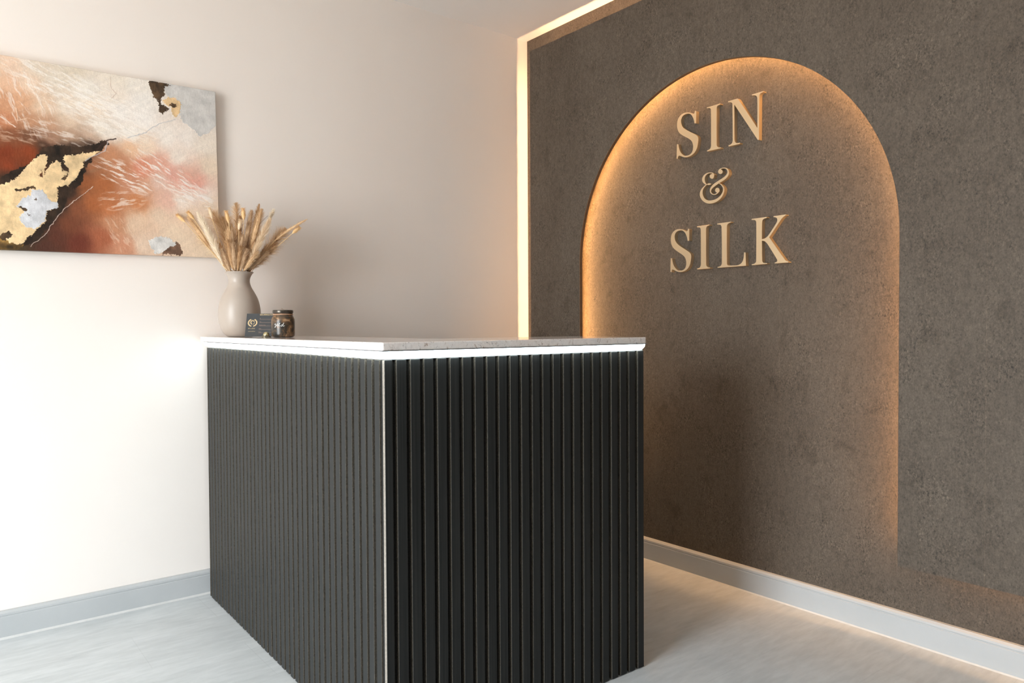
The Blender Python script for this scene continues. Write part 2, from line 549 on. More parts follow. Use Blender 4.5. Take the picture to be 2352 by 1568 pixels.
G_K = [(903, 238), (1265, 190), (1265, 212), (1202, 235), (1166, 265), (1153, 320), (1150, 725), (1212, 708), (1268, 672), (1320, 610), (1500, 330), (1520, 262), (1500, 212), (1430, 192), (1430, 172), (1722, 131), (1724, 152), (1690, 170), (1640, 215), (1590, 280), (1325, 680), (1700, 1215), (1740, 1248), (1788, 1262), (1788, 1283), (1455, 1307), (1455, 1288), (1508, 1266), (1520, 1235), (1500, 1190), (1290, 850), (1242, 795), (1200, 768), (1150, 762), (1155, 1230), (1170, 1278), (1212, 1298), (1270, 1297), (1270, 1317), (905, 1349), (905, 1329), (965, 1312), (1000, 1283), (1012, 1230), (1015, 340), (1004, 290), (975, 265), (903, 262)]
C_K = {(903, 238), (1265, 190), (1265, 212), (1150, 725), (1430, 192), (1430, 172), (1722, 131), (1724, 152), (1325, 680), (1788, 1262), (1788, 1283), (1455, 1307), (1455, 1288), (1150, 762), (1270, 1297), (1270, 1317), (905, 1349), (905, 1329), (903, 262)}

def smooth_outline(pts, corners, step=4):
    n = len(pts)
    out = []
    for i in range(n):
        p0, p1, p2, p3 = (Vector((*pts[(i + k) % n], 0)) for k in (-1, 0, 1, 2))
        if tuple(pts[i]) in corners: p0 = p1 - (p2 - p1)
        if tuple(pts[(i + 1) % n]) in corners: p3 = p2 + (p2 - p1)
        L_ = (p2 - p1).length
        d0, d3 = (p1 - p0).length, (p3 - p2).length
        t1 = (p2 - p0) / max(d0 + L_, 1e-6) * L_
        t2 = (p3 - p1) / max(d3 + L_, 1e-6) * L_
        k_ = step if (L_ > 12) else 1
        for s_ in range(k_):
            t = s_ / k_
            h00 = 2 * t ** 3 - 3 * t ** 2 + 1; h10 = t ** 3 - 2 * t ** 2 + t
            h01 = -2 * t ** 3 + 3 * t ** 2; h11 = t ** 3 - t ** 2
            q = p1 * h00 + t1 * h10 + p2 * h01 + t2 * h11
            out.append((q.x, q.y))
    return out

def glyph_yz(G, C_, org, s_):
    return [hmap(HL, org[0] + x / s_, org[1] + y / s_) for x, y in smooth_outline(G, C_)]

def bbox(p):
    return min(a for a, _ in p), max(a for a, _ in p), min(b for _, b in p), max(b for _, b in p)

def refit(p, bb):
    a0, a1, b0, b1 = bbox(p)
    return [(bb[0] + (y - a0) / (a1 - a0) * (bb[1] - bb[0]), bb[2] + (z - b0) / (b1 - b0) * (bb[3] - bb[2])) for y, z in p]

LT = .022
gS = glyph_yz(G_S, C_S, (1540, 240), 11.2)
gI = glyph_yz(G_I, C_I, (1600, 200), 9.8)
gN = glyph_yz(G_N, C_N, (1600, 200), 9.8)
gL = glyph_yz(G_L, C_L, (1640, 480), 10.453)
gK = glyph_yz(G_K, C_K, (1640, 480), 10.453)
s2 = [hmap(HL, 1530 + x / 11.2, 500 + y / 11.2) for x, y in ((110, 600), (645, 600), (570, 258), (118, 1415))]
gS2 = refit(gS, (min(q[0] for q in s2), max(q[0] for q in s2), s2[3][1], s2[2][1]))
i2 = [hmap(HL, 1530 + x / 11.2, 500 + y / 11.2) for x, y in ((790, 215), (1128, 178), (1128, 1305), (792, 1332))]
gI2 = refit(gI, ((i2[1][0] + i2[2][0]) / 2, (i2[0][0] + i2[3][0]) / 2, (i2[2][1] + i2[3][1]) / 2, (i2[0][1] + i2[1][1]) / 2))
# square the rows up: same cap height and baseline for straight letters of each word
zt1, zb1 = (bbox(gI)[3] + bbox(gN)[3]) / 2, bbox(gI)[2]
zt2, zb2 = (bbox(gL)[3] + bbox(gK)[3]) / 2, (bbox(gL)[2] + bbox(gK)[2]) / 2
def level(p, z0, z1):
    """remove residual slope of a straight letter, then set its base and cap lines"""
    a0, a1, b0, b1 = bbox(p)
    return [(y, z0 + (z - b0) / (b1 - b0) * (z1 - z0)) for y, z in p]
gI = level(gI, zb1, zt1); gI2 = level(gI2, zb2, zt2); gL = level(gL, zb2, zt2); gK = level(gK, zb2, zt2)

LG = 'gold capital letters of the wall sign'
def letter(poly, label):
    a0, a1, b0, b1 = bbox(poly)
    mb_ = tri_prism(poly, -LT, -.0006, 0, 0)
    o = mb_.build('sign_letter', M['letter'], frame=WF, origin=(-.0006, (a0 + a1) / 2, b0), bevel=.0006, bseg=1)
    return tag(o, label, 'sign letter', LG)
letter(gS, 'gold metal letter S that starts the upper word, above the ampersand')
letter(gI, 'gold metal letter I in the middle of the upper word')
letter(gN, 'gold metal letter N that ends the upper word')
letter(gS2, 'gold metal letter S that starts the lower word, below the ampersand')
letter(gI2, 'gold metal letter I second in the lower word')
letter(gL, 'gold metal letter L with its long foot, in the lower word')
letter(gK, 'gold metal letter K that ends the lower word')

# ampersand: strokes of changing width and round terminals
A1 = [(706, 440, 12), (690, 395, 40), (640, 352, 34), (560, 340, 26), (470, 362, 38), (392, 418, 58), (338, 500, 82), (322, 590, 94), (345, 670, 84), (395, 735, 46), (440, 758, 22), (480, 755, 44), (525, 748, 62), (565, 742, 48), (610, 748, 6)]
A2 = [(450, 752, 20), (375, 820, 34), (295, 915, 52), (252, 1020, 84), (246, 1130, 106), (285, 1240, 112), (360, 1330, 108), (480, 1388, 112), (620, 1386, 110), (760, 1345, 98), (880, 1268, 84), (975, 1165, 68), (1035, 1040, 54), (1052, 925, 46), (1020, 830, 40), (958, 760, 28), (890, 722, 20)]
A3 = [(870, 270, 14), (895, 238, 34), (955, 190, 26), (1040, 168, 26), (1125, 178, 34), (1190, 228, 46), (1216, 312, 54), (1196, 400, 68), (1130, 490, 82), (1020, 580, 88), (880, 668, 90), (740, 764, 90), (645, 850, 78), (592, 930, 58), (580, 1010, 42), (612, 1078, 34), (680, 1118, 28), (760, 1112, 30), (832, 1062, 34), (885, 1000, 36), (900, 960, 14)]
def dense(st, k=5):
    out = []
    n_ = len(st)
    for i in range(n_ - 1):
        p0, p1, p2, p3 = (Vector(st[min(max(i + q, 0), n_ - 1)]) for q in (-1, 0, 1, 2))
        for s_ in range(k):
            t = s_ / k
            out.append(0.5 * ((2 * p1) + (p2 - p0) * t + (2 * p0 - 5 * p1 + 4 * p2 - p3) * t * t + (3 * p1 - p0 - 3 * p2 + p3) * t ** 3))
    out.append(Vector(st[-1]))
    return out
def amp_map(x, y):
    return hmap(HL, 1595 + x / 15.68, 375 + y / 15.68)
mb = MB()
for st, off in ((A1, 0), (A2, .00006), (A3, .00012)):
    d = dense(st)
    L_, Rr = [], []
    for i, p in enumerate(d):
        a = d[max(i - 1, 0)]; b = d[min(i + 1, len(d) - 1)]
        tx, ty = b.x - a.x, b.y - a.y
        q = math.hypot(tx, ty) or 1
        nx, ny = -ty / q, tx / q
        h = max(p.z, 4) / 2
        L_.append(amp_map(p.x + nx * h, p.y + ny * h)); Rr.append(amp_map(p.x - nx * h, p.y - ny * h))
    n_ = len(d)
    x0, x1 = -LT - off, -.0006
    vs_ = [(x0, *q) for q in L_] + [(x0, *q) for q in Rr] + [(x1, *q) for q in L_] + [(x1, *q) for q in Rr]
    fs = []
    for i in range(n_ - 1):
        fs += [(i, i + 1, n_ + i + 1, n_ + i), (2 * n_ + i, 3 * n_ + i, 3 * n_ + i + 1, 2 * n_ + i + 1),
               (i, 2 * n_ + i, 2 * n_ + i + 1, i + 1), (n_ + i, n_ + i + 1, 3 * n_ + i + 1, 3 * n_ + i)]
    fs += [(0, n_, 3 * n_, 2 * n_), (n_ - 1, 3 * n_ - 1, 4 * n_ - 1, 2 * n_ - 1)]
    mb.add(vs_, fs)
for (cx, cy, rx, ry) in ((630, 468, 77, 86), (936, 300, 82, 84), (826, 965, 79, 86)):
    pts = [amp_map(cx + rx * math.cos(2 * math.pi * k / 40), cy + ry * math.sin(2 * math.pi * k / 40)) for k in range(40)]
    n_ = 40
    x0 = -LT - .0002
    mb.add([(x0, *q) for q in pts] + [(-.0006, *q) for q in pts],
           [tuple(range(n_)), tuple(range(2 * n_ - 1, n_ - 1, -1))] + [(i, i + n_, (i + 1) % n_ + n_, (i + 1) % n_) for i in range(n_)])
cy_, cz_ = amp_map(700, 1440)
o = mb.build('sign_letter', M['letter'], frame=WF, origin=(-.0006, cy_, cz_))
tag(o, 'small curly gold metal ampersand between the two words of the sign', 'sign letter', LG)
AMP = mb

# ------------------------------------------------------------------ reception desk
WD, LD = .9413, 1.555            # front width, side length (desk frame)
SZ, CT0, CT1 = 1.0405, 1.0642, 1.0853
desk = thing('reception_desk', 'black slatted reception desk with pale granite top and glowing white strip', 'reception desk', DF, (WD / 2, .14, 0))
dorg = (WD / 2, .14, 0)
# body carcass, L-shaped
Lsh = [(.021, .021), (WD, .021), (WD, .30), (.30, .30), (.30, LD), (.021, LD)]
MB().prism(Lsh, 2, .002, 1.0635).build('body', M['body'], desk, origin=dorg)
# front slats (face -Y)
def side_order(front):   # material per face -z +z -y +y -x +x
    return front
mb = MB()
mb.box(-.0, WD, .0125, .0208, .003, SZ - .001, 2)
rng = random.Random(4)
mb.box(0, .0215, 0, .0125, .002, SZ, sides=[1, 1, 0, 0, 3, 1])  # corner slat: outer edge uses the lit copy of the raw board
for k in range(1, 24):
    a = .0343 + .04 * (k - 1)
    b = a + .027
    j = rng.uniform(-.0004, .0004)
    mb.box(a, b, j, .0125, .002 + rng.uniform(0, .001), SZ + rng.uniform(-.0004, .0004), sides=[1, 1, 0, 0, 1, 1])
fp = mb.build('slat_panel', [M['slat'], M['raw'], M['felt'], M['raw_lit']], desk, origin=dorg, bevel=.0006, bseg=1)
mb = MB()
mb.box(.0125, .0208, .0212, LD, .003, SZ - .001, 2)
for k in range(0, 39):
    a = .0290 + .04 * k
    b = min(a + .027, LD)
    j = rng.uniform(-.0005, .0005)
    mb.box(j, .0125, a, b, .002 + rng.uniform(0, .001), SZ + rng.uniform(-.0004, .0004), sides=[1, 1, 1, 1, 0, 0])
mb.build('slat_panel', [M['slat'], M['raw'], M['felt']], desk, origin=dorg, bevel=.0006, bseg=1)
# light profile under the stone: aluminium channel and quarter-round diffuser
mb = MB()
mb.box(.0045, .0209, .0045, LD, SZ + .001, CT0 - .0004)
mb.box(.0209, WD, .0045, .0209, SZ + .001, CT0 - .0004)
mb.build('light_channel', M['alu'], desk, origin=dorg)
MB().prism([(-.0151, -.0151), (WD + .002, -.0151), (WD + .002, .0044), (.0044, .0044), (.0044, LD), (-.0151, LD)], 2, 1.0626, 1.0641).build('channel_lip', M['lipgrey'], desk, origin=dorg)
prof = [(.0044, 1.0462)] + [(.0044 - .0190 * math.sin(t), 1.0625 - .0163 * math.cos(t)) for t in [i * math.pi / 16 for i in range(1, 9)]] + [(.0044, 1.0625)]
mb = MB()
n_ = len(prof)
def ring(fn):
    b = len(mb.v)
    mb.v += [fn(p) for p in prof]
    return b
r0 = ring(lambda p: (p[0], LD, p[1]))
r1 = ring(lambda p: (p[0], p[0], p[1]))
# rounded end on the right
rs = [r0, r1]
xe = WD + .0005
for k in range(0, 6):
    t = k / 5 * math.pi / 2
    sc_ = math.cos(t)
    rs.append(ring(lambda p, t=t: (xe - .012 + .012 * math.sin(t), .0044 + (p[0] - .0044) * max(math.cos(t), .02), 1.0625 - (1.0625 - p[1]) * (.45 + .55 * math.cos(t)))))
for a, b in zip(rs, rs[1:]):
    for i in range(n_):
        j = (i + 1) % n_
        mb.f.append((a + i, a + j, b + j, b + i)); mb.m.append(0)
mb.f.append(tuple(r0 + i for i in range(n_))[::-1]); mb.m.append(0)
mb.f.append(tuple(rs[-1] + i for i in range(n_))); mb.m.append(0)
mb.build('light_strip', M['coolled'], desk, origin=dorg, smooth='angle')
# granite top, L-shaped, rounded right end
ov = .0132
def arcp(cx, cy, r, a0, a1, k=7):
    return [(cx + r * math.cos(math.radians(a0 + (a1 - a0) * i / k)), cy + r * math.sin(math.radians(a0 + (a1 - a0) * i / k))) for i in range(k + 1)]
xr_ = .9475
out = arcp(-ov + .006, -ov + .006, .006, 180, 270, 4) + arcp(xr_ - .014, -ov + .014, .014, 270, 360) + arcp(xr_ - .014, .345 - .014, .014, 0, 90) + [(.36, .345), (.36, 1.596), (-ov, 1.604)]
tp = MB().prism(out, 2, CT0, CT1).build('countertop', M['granite'], desk, origin=dorg, bevel=.003, bseg=3)
tp['label'] = 'pale speckled granite top'

# ------------------------------------------------------------------ painting
TILT = math.atan(.0154)
PXR, PZT, PY = -1.7372, 2.1123, -.030
PW, PHh = 1.20, .694
PF = Matrix.Translation((PXR, 0, PZT)) @ Matrix.Rotation(-TILT, 4, 'Y')     # local: -x to the left, -z down
HP = [-0.000502424385962151, 1.4892977739567985e-05, 0.743579781084948, -8.865387349415998e-05, 0.000512929487987257, -0.0396276472795895, -0.00010041823605867728, -2.2050116586477987e-06]
def pm(x, y):
    return hmap(HP, x, y)       # metres left of / below the top right corner

CP = """50,110:232,200,172 250,150:222,205,183 500,180:220,205,182 800,230:235,222,203 950,280:240,230,215 60,260:228,185,152 200,260:230,200,172
400,250:222,208,188 600,320:238,228,212 800,350:240,226,208 980,400:242,234,222 40,400:205,150,112 150,400:215,165,128 300,420:226,195,165
450,420:232,214,192 650,450:240,222,200 850,480:243,234,222 1000,520:243,235,224 40,540:196,130,92 200,540:190,140,105 350,560:196,152,120
500,540:225,198,170 700,580:238,225,206 900,620:243,234,220 60,640:130,78,50 200,650:115,75,52 350,650:160,120,95 500,640:190,155,128 620,640:205,175,150
760,620:236,224,208 50,760:125,52,22 200,760:140,62,28 330,720:70,44,30 500,725:60,42,30 620,710:75,55,42 60,850:140,60,28 180,820:125,58,28 100,900:60,40,28
60,950:50,38,26 320,780:40,32,22 430,800:40,32,24 560,850:60,42,30 480,1000:48,34,26 400,1100:50,36,27 340,1180:52,37,27 230,1330:55,42,28 100,1390:70,55,35
650,850:165,105,70 750,770:195,136,98 900,720:228,185,148 820,850:190,125,88 600,960:145,84,48 700,980:172,102,60 650,1100:168,97,56 750,1120:188,115,72
550,1150:132,77,50 480,1250:114,64,42 400,1330:88,48,34 300,1400:80,46,34 550,1380:105,50,35 700,1350:165,95,65 800,1250:195,140,105 850,1400:200,140,108
950,1080:200,130,85 900,950:200,140,108 980,850:216,140,110 1100,830:224,166,142 1200,900:226,170,150 1300,900:222,176,154 1350,960:226,166,146 1100,960:225,190,170
1000,1000:212,160,128 1150,1080:224,180,158 1000,700:240,215,188 1150,650:243,232,218 1300,650:240,228,214 1420,700:236,222,204 1250,780:240,225,208
1450,850:232,210,185 1400,1050:238,222,206 1250,1080:238,220,202 1450,1150:232,208,182 1100,1200:228,200,172 1300,1200:230,205,178 950,1250:222,190,160
1000,1380:224,196,170 1300,1350:228,205,178 1450,1400:226,205,178 1200,1300:228,204,176 1250,330:215,205,192 1450,500:225,215,202 -200,200:225,190,160
-200,500:205,150,115 -200,800:130,70,40 -200,1100:80,55,38 -200,1400:90,60,40 -600,300:232,215,195 -600,900:190,130,95 -600,1300:120,70,45"""
def vnoise(x, y, seed):
    xi = np.floor(x).astype(np.int64); yi = np.floor(y).astype(np.int64)
    fx, fy = x - xi, y - yi
    fx = fx * fx * (3 - 2 * fx); fy = fy * fy * (3 - 2 * fy)
    def h(a, b):
        q = (a * 374761393 + b * 668265263 + seed * 1442695041) & 0xffffffff
        q = ((q ^ (q >> 13)) * 1274126177) & 0xffffffff
        return ((q ^ (q >> 16)) & 0xffff) / 65535.0
    return (h(xi, yi) * (1 - fx) + h(xi + 1, yi) * fx) * (1 - fy) + (h(xi, yi + 1) * (1 - fx) + h(xi + 1, yi + 1) * fx) * fy
def fbm(x, y, seed, oc=4):
    a, s_, t = 0, 1.0, 0
    for k in range(oc):
        a = a + vnoise(x * 2 ** k, y * 2 ** k, seed + k) * s_
        t += s_; s_ *= .55
    return a / t - .5
def inpoly(px, py, poly):
    r = np.zeros(px.shape, bool)
    n_ = len(poly)
    for i in range(n_):
        x0, y0 = poly[i]; x1, y1 = poly[(i + 1) % n_]
        if y0 == y1: continue
        c = (y0 > py) != (y1 > py)
        r ^= c & (px < (x1 - x0) * (py - y0) / (y1 - y0) + x0)
    return r
def build_painting():
    NS, NTt = 640, 500
    # finer columns in the right two thirds
    s_ = np.concatenate([np.linspace(0, .80, 600), np.linspace(.803, PW, NS - 600)])
    t_ = np.linspace(0, PHh, NTt)
    S, T = np.meshgrid(s_, t_)
    cps = []
    for w_ in CP.split():
        a, b = w_.split(':')
        x, y = map(float, a.split(','))
        cps.append((*pm(x, y), *[int(q) / 255 for q in b.split(',')]))
    cps = np.array(cps)
    # warp the lookup so colours break up like brushwork
    wx_ = S + .030 * fbm(S * 14, T * 14, 3) + .010 * fbm(S * 60, T * 60, 9, 3)
    wy_ = T + .030 * fbm(S * 14 + 50, T * 14, 5) + .010 * fbm(S * 60, T * 60 + 9, 19, 3)
    num = np.zeros(S.shape + (3,)); den = np.zeros(S.shape)
    for c in cps:
        d2 = (wx_ - c[0]) ** 2 + (wy_ - c[1]) ** 2
        k_ = 1 / (d2 + .00035) ** 1.9
        num += k_[..., None] * c[2:5]; den += k_
    col = num / den[..., None]
    hgt = .0006 * fbm(S * 200, T * 60, 40, 3)
    # streaky brush marks following the diagonal
    ca, sa = math.cos(.6), math.sin(.6)
    u = S * ca + T * sa; v = -S * sa + T * ca
    st = fbm(u * 22, v * 130, 70, 3)
    st2 = fbm(u * 90, v * 30, 76, 3)
    col = col * (1 + .07 * st[..., None] + .06 * st2[..., None])
    X = S; Y = T
    def pp(pts): return [pm(*q) for q in pts]
    jx = S + .014 * fbm(S * 60, T * 60, 90, 4) + .009 * fbm(S * 260, T * 260, 94, 2)
    jy = T + .014 * fbm(S * 60 + 7, T * 60, 97, 4) + .009 * fbm(S * 260 + 3, T * 260, 99, 2)
    def paint(poly, rgb, var=.06, h=.0004, jit=1.0, a=1.0):
        ax = S + (jx - S) * jit; ay = T + (jy - T) * jit
        m_ = inpoly(ax, ay, pp(poly))
        n1 = fbm(S * 38, T * 38, int(rgb[0]), 5)
        c = np.array(rgb) / 255
        tgt = np.clip(c[None] * (1 + var * 3 * n1[m_][:, None]), 0, 1)
        col[m_] = col[m_] * (1 - a) + tgt * a
        hgt[m_] += h
        return m_
    # soft white veils
    def veil(cx, cy, rx, ry, ang, amt, seed, rgb=(246, 238, 228), lo=.02, sc_=(26, 150)):
        x0, y0 = pm(cx, cy)
        sc2 = .00052
        dx_, dy_ = -(S - x0), T - y0
        c_, s__ = math.cos(ang), math.sin(ang)
        uu = (dx_ * c_ + dy_ * s__) / (rx * sc2); vv = (-dx_ * s__ + dy_ * c_) / (ry * sc2)
        fall = np.clip(1 - (uu ** 2 + vv ** 2), 0, 1)
        U_ = (dx_ * c_ + dy_ * s__); V_ = (-dx_ * s__ + dy_ * c_)
        wv = .012 * fbm(S * 30, T * 30, seed + 31, 3)
        n_ = fbm((U_ + wv) * sc_[0], (V_ + wv) * sc_[1], seed, 4)
        a = np.clip((n_ - lo) * 7, 0, 1) * np.sqrt(fall) * amt
        col[:] = col * (1 - a[..., None]) + np.array(rgb) / 255 * a[..., None]
        hgt[:] += .0008 * a
    veil(880, 920, 260, 110, .35, .9, 11)
    veil(1150, 900, 320, 110, .55, .9, 12)
    veil(1280, 960, 200, 120, .5, .3, 13, (232, 150, 130), .0)
    veil(1330, 1050, 220, 110, .3, .8, 14)
    veil(850, 1080, 180, 90, -.2, .6, 15)
    veil(150, 420, 260, 260, 1.2, .55, 16, lo=.06)
    veil(130, 620, 240, 90, .1, .6, 17, (225, 195, 170))
    veil(420, 300, 400, 160, .4, .7, 18, lo=0)
    veil(450, 640, 300, 80, .25, .55, 19)
    veil(820, 1320, 150, 130, 1.0, .5, 20, (232, 205, 180))
    veil(650, 880, 160, 60, -.5, .4, 21, (150, 110, 80))
    veil(750, 480, 380, 200, .3, .6, 22, (248, 240, 228), -.02)
    # dark crest above the gold
    paint([(300, 720), (420, 700), (560, 715), (660, 695), (720, 665), (760, 690), (690, 750), (560, 770), (440, 780), (330, 790), (180, 880), (110, 960), (20, 975), (0, 930), (60, 890), (200, 830)], (50, 36, 25), .5, 0)
    paint([(560, 800), (640, 790), (600, 860), (560, 960), (480, 1060), (430, 1160), (340, 1270), (240, 1380), (120, 1410), (140, 1360), (280, 1260), (330, 1150), (400, 1050), (400, 980), (520, 920)], (48, 35, 25), .5, 0)
    paint([(30, 1360), (160, 1395), (120, 1430), (0, 1425), (0, 1330)], (110, 84, 45), .6, 0)
    # leaf metals
    paint([(-350, 1040), (-150, 990), (0, 972), (60, 962), (110, 930), (160, 880), (230, 800), (290, 765), (330, 775), (316, 830), (300, 930), (290, 870), (270, 920), (300, 925), (340, 840), (390, 812), (420, 830), (436, 880), (470, 888), (480, 870), (440, 825), (436, 780), (560, 762), (690, 742), (640, 780), (590, 805), (572, 860), (530, 930), (480, 980), (400, 992), (396, 1050), (402, 1130), (330, 1165), (318, 1230), (250, 1290), (160, 1382), (80, 1385), (40, 1360), (84, 1318), (50, 1285), (0, 1330), (-120, 1300), (-300, 1250)], (230, 198, 150), .13, .0006)
    g2 = paint([(-350, 1040), (0, 980), (200, 990), (380, 1050), (300, 1250), (100, 1370), (-200, 1300)], (236, 203, 150), 0, 0, a=0)
    paint([(215, 1012), (290, 1008), (330, 1080), (400, 1100), (400, 1140), (330, 1160), (312, 1230), (240, 1282), (190, 1270), (150, 1240), (130, 1190), (172, 1160), (118, 1130), (150, 1070), (212, 1050)], (208, 207, 207), .10, .0006)
    for q in ([(205, 990), (240, 985), (236, 1006), (100, 1020), (95, 1008)], [(130, 1130), (180, 1140), (196, 1160), (160, 1158)], [(230, 1070), (256, 1068), (250, 1084)], [(196, 1178), (214, 1182), (206, 1196)], [(20, 1310), (70, 1300), (80, 1335), (30, 1365), (0, 1350)], [(420, 940), (470, 890), (450, 950)]):
        paint(q, (78, 60, 42), .4, -.0003)
    # top right corner
    paint([(1150, 262), (1495, 335), (1500, 560), (1440, 625), (1380, 645), (1330, 590), (1262, 545), (1235, 470), (1240, 410), (1160, 370), (1140, 320)], (207, 203, 196), .07, .0005)
    paint([(1028, 250), (1190, 285), (1150, 300), (1130, 330), (1146, 350), (1112, 380), (1110, 420), (1170, 450), (1130, 492), (1102, 470), (1092, 400), (1060, 370), (1042, 320)], (86, 66, 46), .4, .0003)
    paint([(1120, 395), (1170, 372), (1215, 380), (1252, 412), (1252, 470), (1215, 510), (1180, 470), (1190, 440), (1140, 420)], (224, 190, 142), .12, .0005)
    paint([(1188, 408), (1215, 412), (1228, 430), (1200, 446), (1180, 430)], (84, 64, 44), .4, 0)
    # bottom right patch
    paint([(1030, 1365), (1100, 1328), (1190, 1352), (1222, 1400), (1150, 1440), (1075, 1452), (1045, 1410)], (214, 210, 203), .12, .0006)
    paint([(1120, 1450), (1160, 1420), (1212, 1398), (1215, 1372), (1240, 1395), (1268, 1438), (1252, 1466), (1125, 1462)], (106, 80, 64), .3, .0004)
    # cracks
    def crack(pts, rgb, wd, h):
        q = pp(pts)
        d = np.full(S.shape, 9.0)
        ax = S + .010 * fbm(S * 60, T * 60, 55, 4); ay = T + .010 * fbm(S * 60 + 4, T * 60, 56, 4)
        for (x0, y0), (x1, y1) in zip(q, q[1:]):
            L2 = (x1 - x0) ** 2 + (y1 - y0) ** 2
            tt = np.clip(((ax - x0) * (x1 - x0) + (ay - y0) * (y1 - y0)) / L2, 0, 1)
            d = np.minimum(d, np.hypot(ax - x0 - tt * (x1 - x0), ay - y0 - tt * (y1 - y0)))
        a = np.clip(1.4 - d / wd, 0, 1)
        col[:] = col * (1 - a[..., None]) + np.array(rgb) / 255 * a[..., None]
        hgt[:] += h * a
    crack([(645, 990), (570, 1050), (500, 1100), (440, 1150), (400, 1190), (370, 1250), (310, 1320), (215, 1405)], (205, 180, 165), .0010, .001)
    crack([(1215, 525), (1130, 545), (1060, 580), (1000, 620), (880, 655)], (196, 194, 192), .0012, .0006)
    crack([(745, 680), (730, 740), (640, 780), (590, 810)], (190, 180, 178), .0017, .0006)
    crack([(800, 663), (745, 668), (700, 700), (670, 735)], (60, 42, 36), .0026, 0)
    crack([(0, 500), (60, 545), (110, 575)], (230, 205, 185), .002, .001)
    crack([(110, 450), (125, 530), (175, 515)], (225, 190, 160), .0018, .001)
    crack([(760, 230), (775, 320), (800, 345), (770, 380)], (225, 205, 185), .0015, .0008)
    col[:] = np.clip(col, 0, 1)
    linc = np.where(col <= .04045, col / 12.92, ((col + .055) / 1.055) ** 2.4)
    linc = linc * np.array([.99, 1.0, 1.03])
    nv = S.size
    co = np.empty((nv, 3))
    co[:, 0] = -S.ravel(); co[:, 1] = PY - hgt.ravel(); co[:, 2] = -T.ravel()
    nr, nc = S.shape
    idx = np.arange(nv).reshape(nr, nc)
    fa = np.stack([idx[:-1, :-1], idx[:-1, 1:], idx[1:, 1:], idx[1:, :-1]], -1).reshape(-1, 4)
    # side band and back
    me = bpy.data.meshes.new('canvas')
    border = list(idx[0, :]) + list(idx[1:, -1]) + list(idx[-1, -2::-1]) + list(idx[-2:0:-1, 0])
    nb = len(border)
    back = co[border].copy(); back[:, 1] = -.004
    allv = np.vstack([co, back])
    sf = [(border[i], nv + i, nv + (i + 1) % nb, border[(i + 1) % nb]) for i in range(nb)]
    faces = fa.tolist() + sf
    me.from_pydata(allv.tolist(), [], faces)
    at = me.color_attributes.new('paint', 'FLOAT_COLOR', 'POINT')
    cc = np.ones((nv + nb, 4), np.float32)
    cc[:nv, :3] = linc.reshape(-1, 3); cc[nv:, :3] = linc.reshape(-1, 3)[border]
    at.data.foreach_set('color', cc.ravel())
    me.polygons.foreach_set('use_smooth', [True] * len(fa) + [False] * len(sf))
    pm_ = mat('oil_paint', (.8, .7, .6), .45, spec=.35)
    t = NT(pm_)
    an = t.n('ShaderNodeAttribute'); an.attribute_name = 'paint'
    c = t.coords()
    n1 = t.noise(c, 260, 4, .6)
    t.l(t.mix(1.0, an.outputs['Color'], t.ramp(n1, [(.3, (.90, .90, .90)), (.7, (1.07, 1.07, 1.07))]), 'MULTIPLY'), t.b.inputs['Base Color'])
    t.bump(t.noise(c, 90, 6, .65, .5), .35, .0015)
    me.materials.append(pm_)
    me.update()
    root = thing('abstract_painting', 'wide unframed abstract canvas in rust, cream and gold leaf hanging on the cream wall', 'painting', PF, (-PW / 2, -.003, -PHh))
    root.matrix_world = PF @ Matrix.Translation((-PW / 2, -.003, -PHh))
    o = bpy.data.objects.new('canvas', me)
    COL.objects.link(o)
    o.parent = root
    o.location = (PW / 2, .003, PHh)
    mb_ = MB()
    for a, b, c_, d in ((-PW + .002, -.002, -.045, -.002), (-PW + .002, -.002, -PHh + .002, -PHh + .045), (-.045, -.002, -PHh + .045, -.045), (-PW + .002, -PW + .045, -PHh + .045, -.045)):
        mb_.box(a, b, -.022, -.001, c_, d)
    o2 = mb_.build('stretcher_frame', M['caulk'], root)
    o2.location = (PW / 2, .003, PHh)
build_painting()

# ------------------------------------------------------------------ things on the counter
def vase():
    pr = [(0, .002), (20, 0), (26, .5), (29, 2), (34, 7), (40.5, 18), (44.8, 33), (46.2, 50), (45, 68), (40.6, 86), (33.5, 101), (27.2, 112), (24, 121), (23.2, 127), (24, 134), (27.5, 142), (31.6, 147), (30.6, 147.3), (26, 141), (22, 133), (21, 126), (22, 120), (30, 100), (38, 80), (40, 60), (36, 30), (20, 8), (0, 6)]
    k_ = 1 / 561
    prof_ = [(max(r, .01) * k_, z * k_) for r, z in pr]
    # densify smoothly
    st = dense([(r, z, 0) for r, z in prof_], 4)
    mb_ = MB().lathe([(max(p.x, .0001), p.y) for p in st], 72, VC, cap0=True, cap1=False)
    o = mb_.build('vase', M['vase'], origin=VC, smooth=True)
    tag(o, 'tall matte taupe vase holding dried grasses on the granite counter', 'vase')
VC = (-1.7015, -.19, CT1 + .0002)
vase()

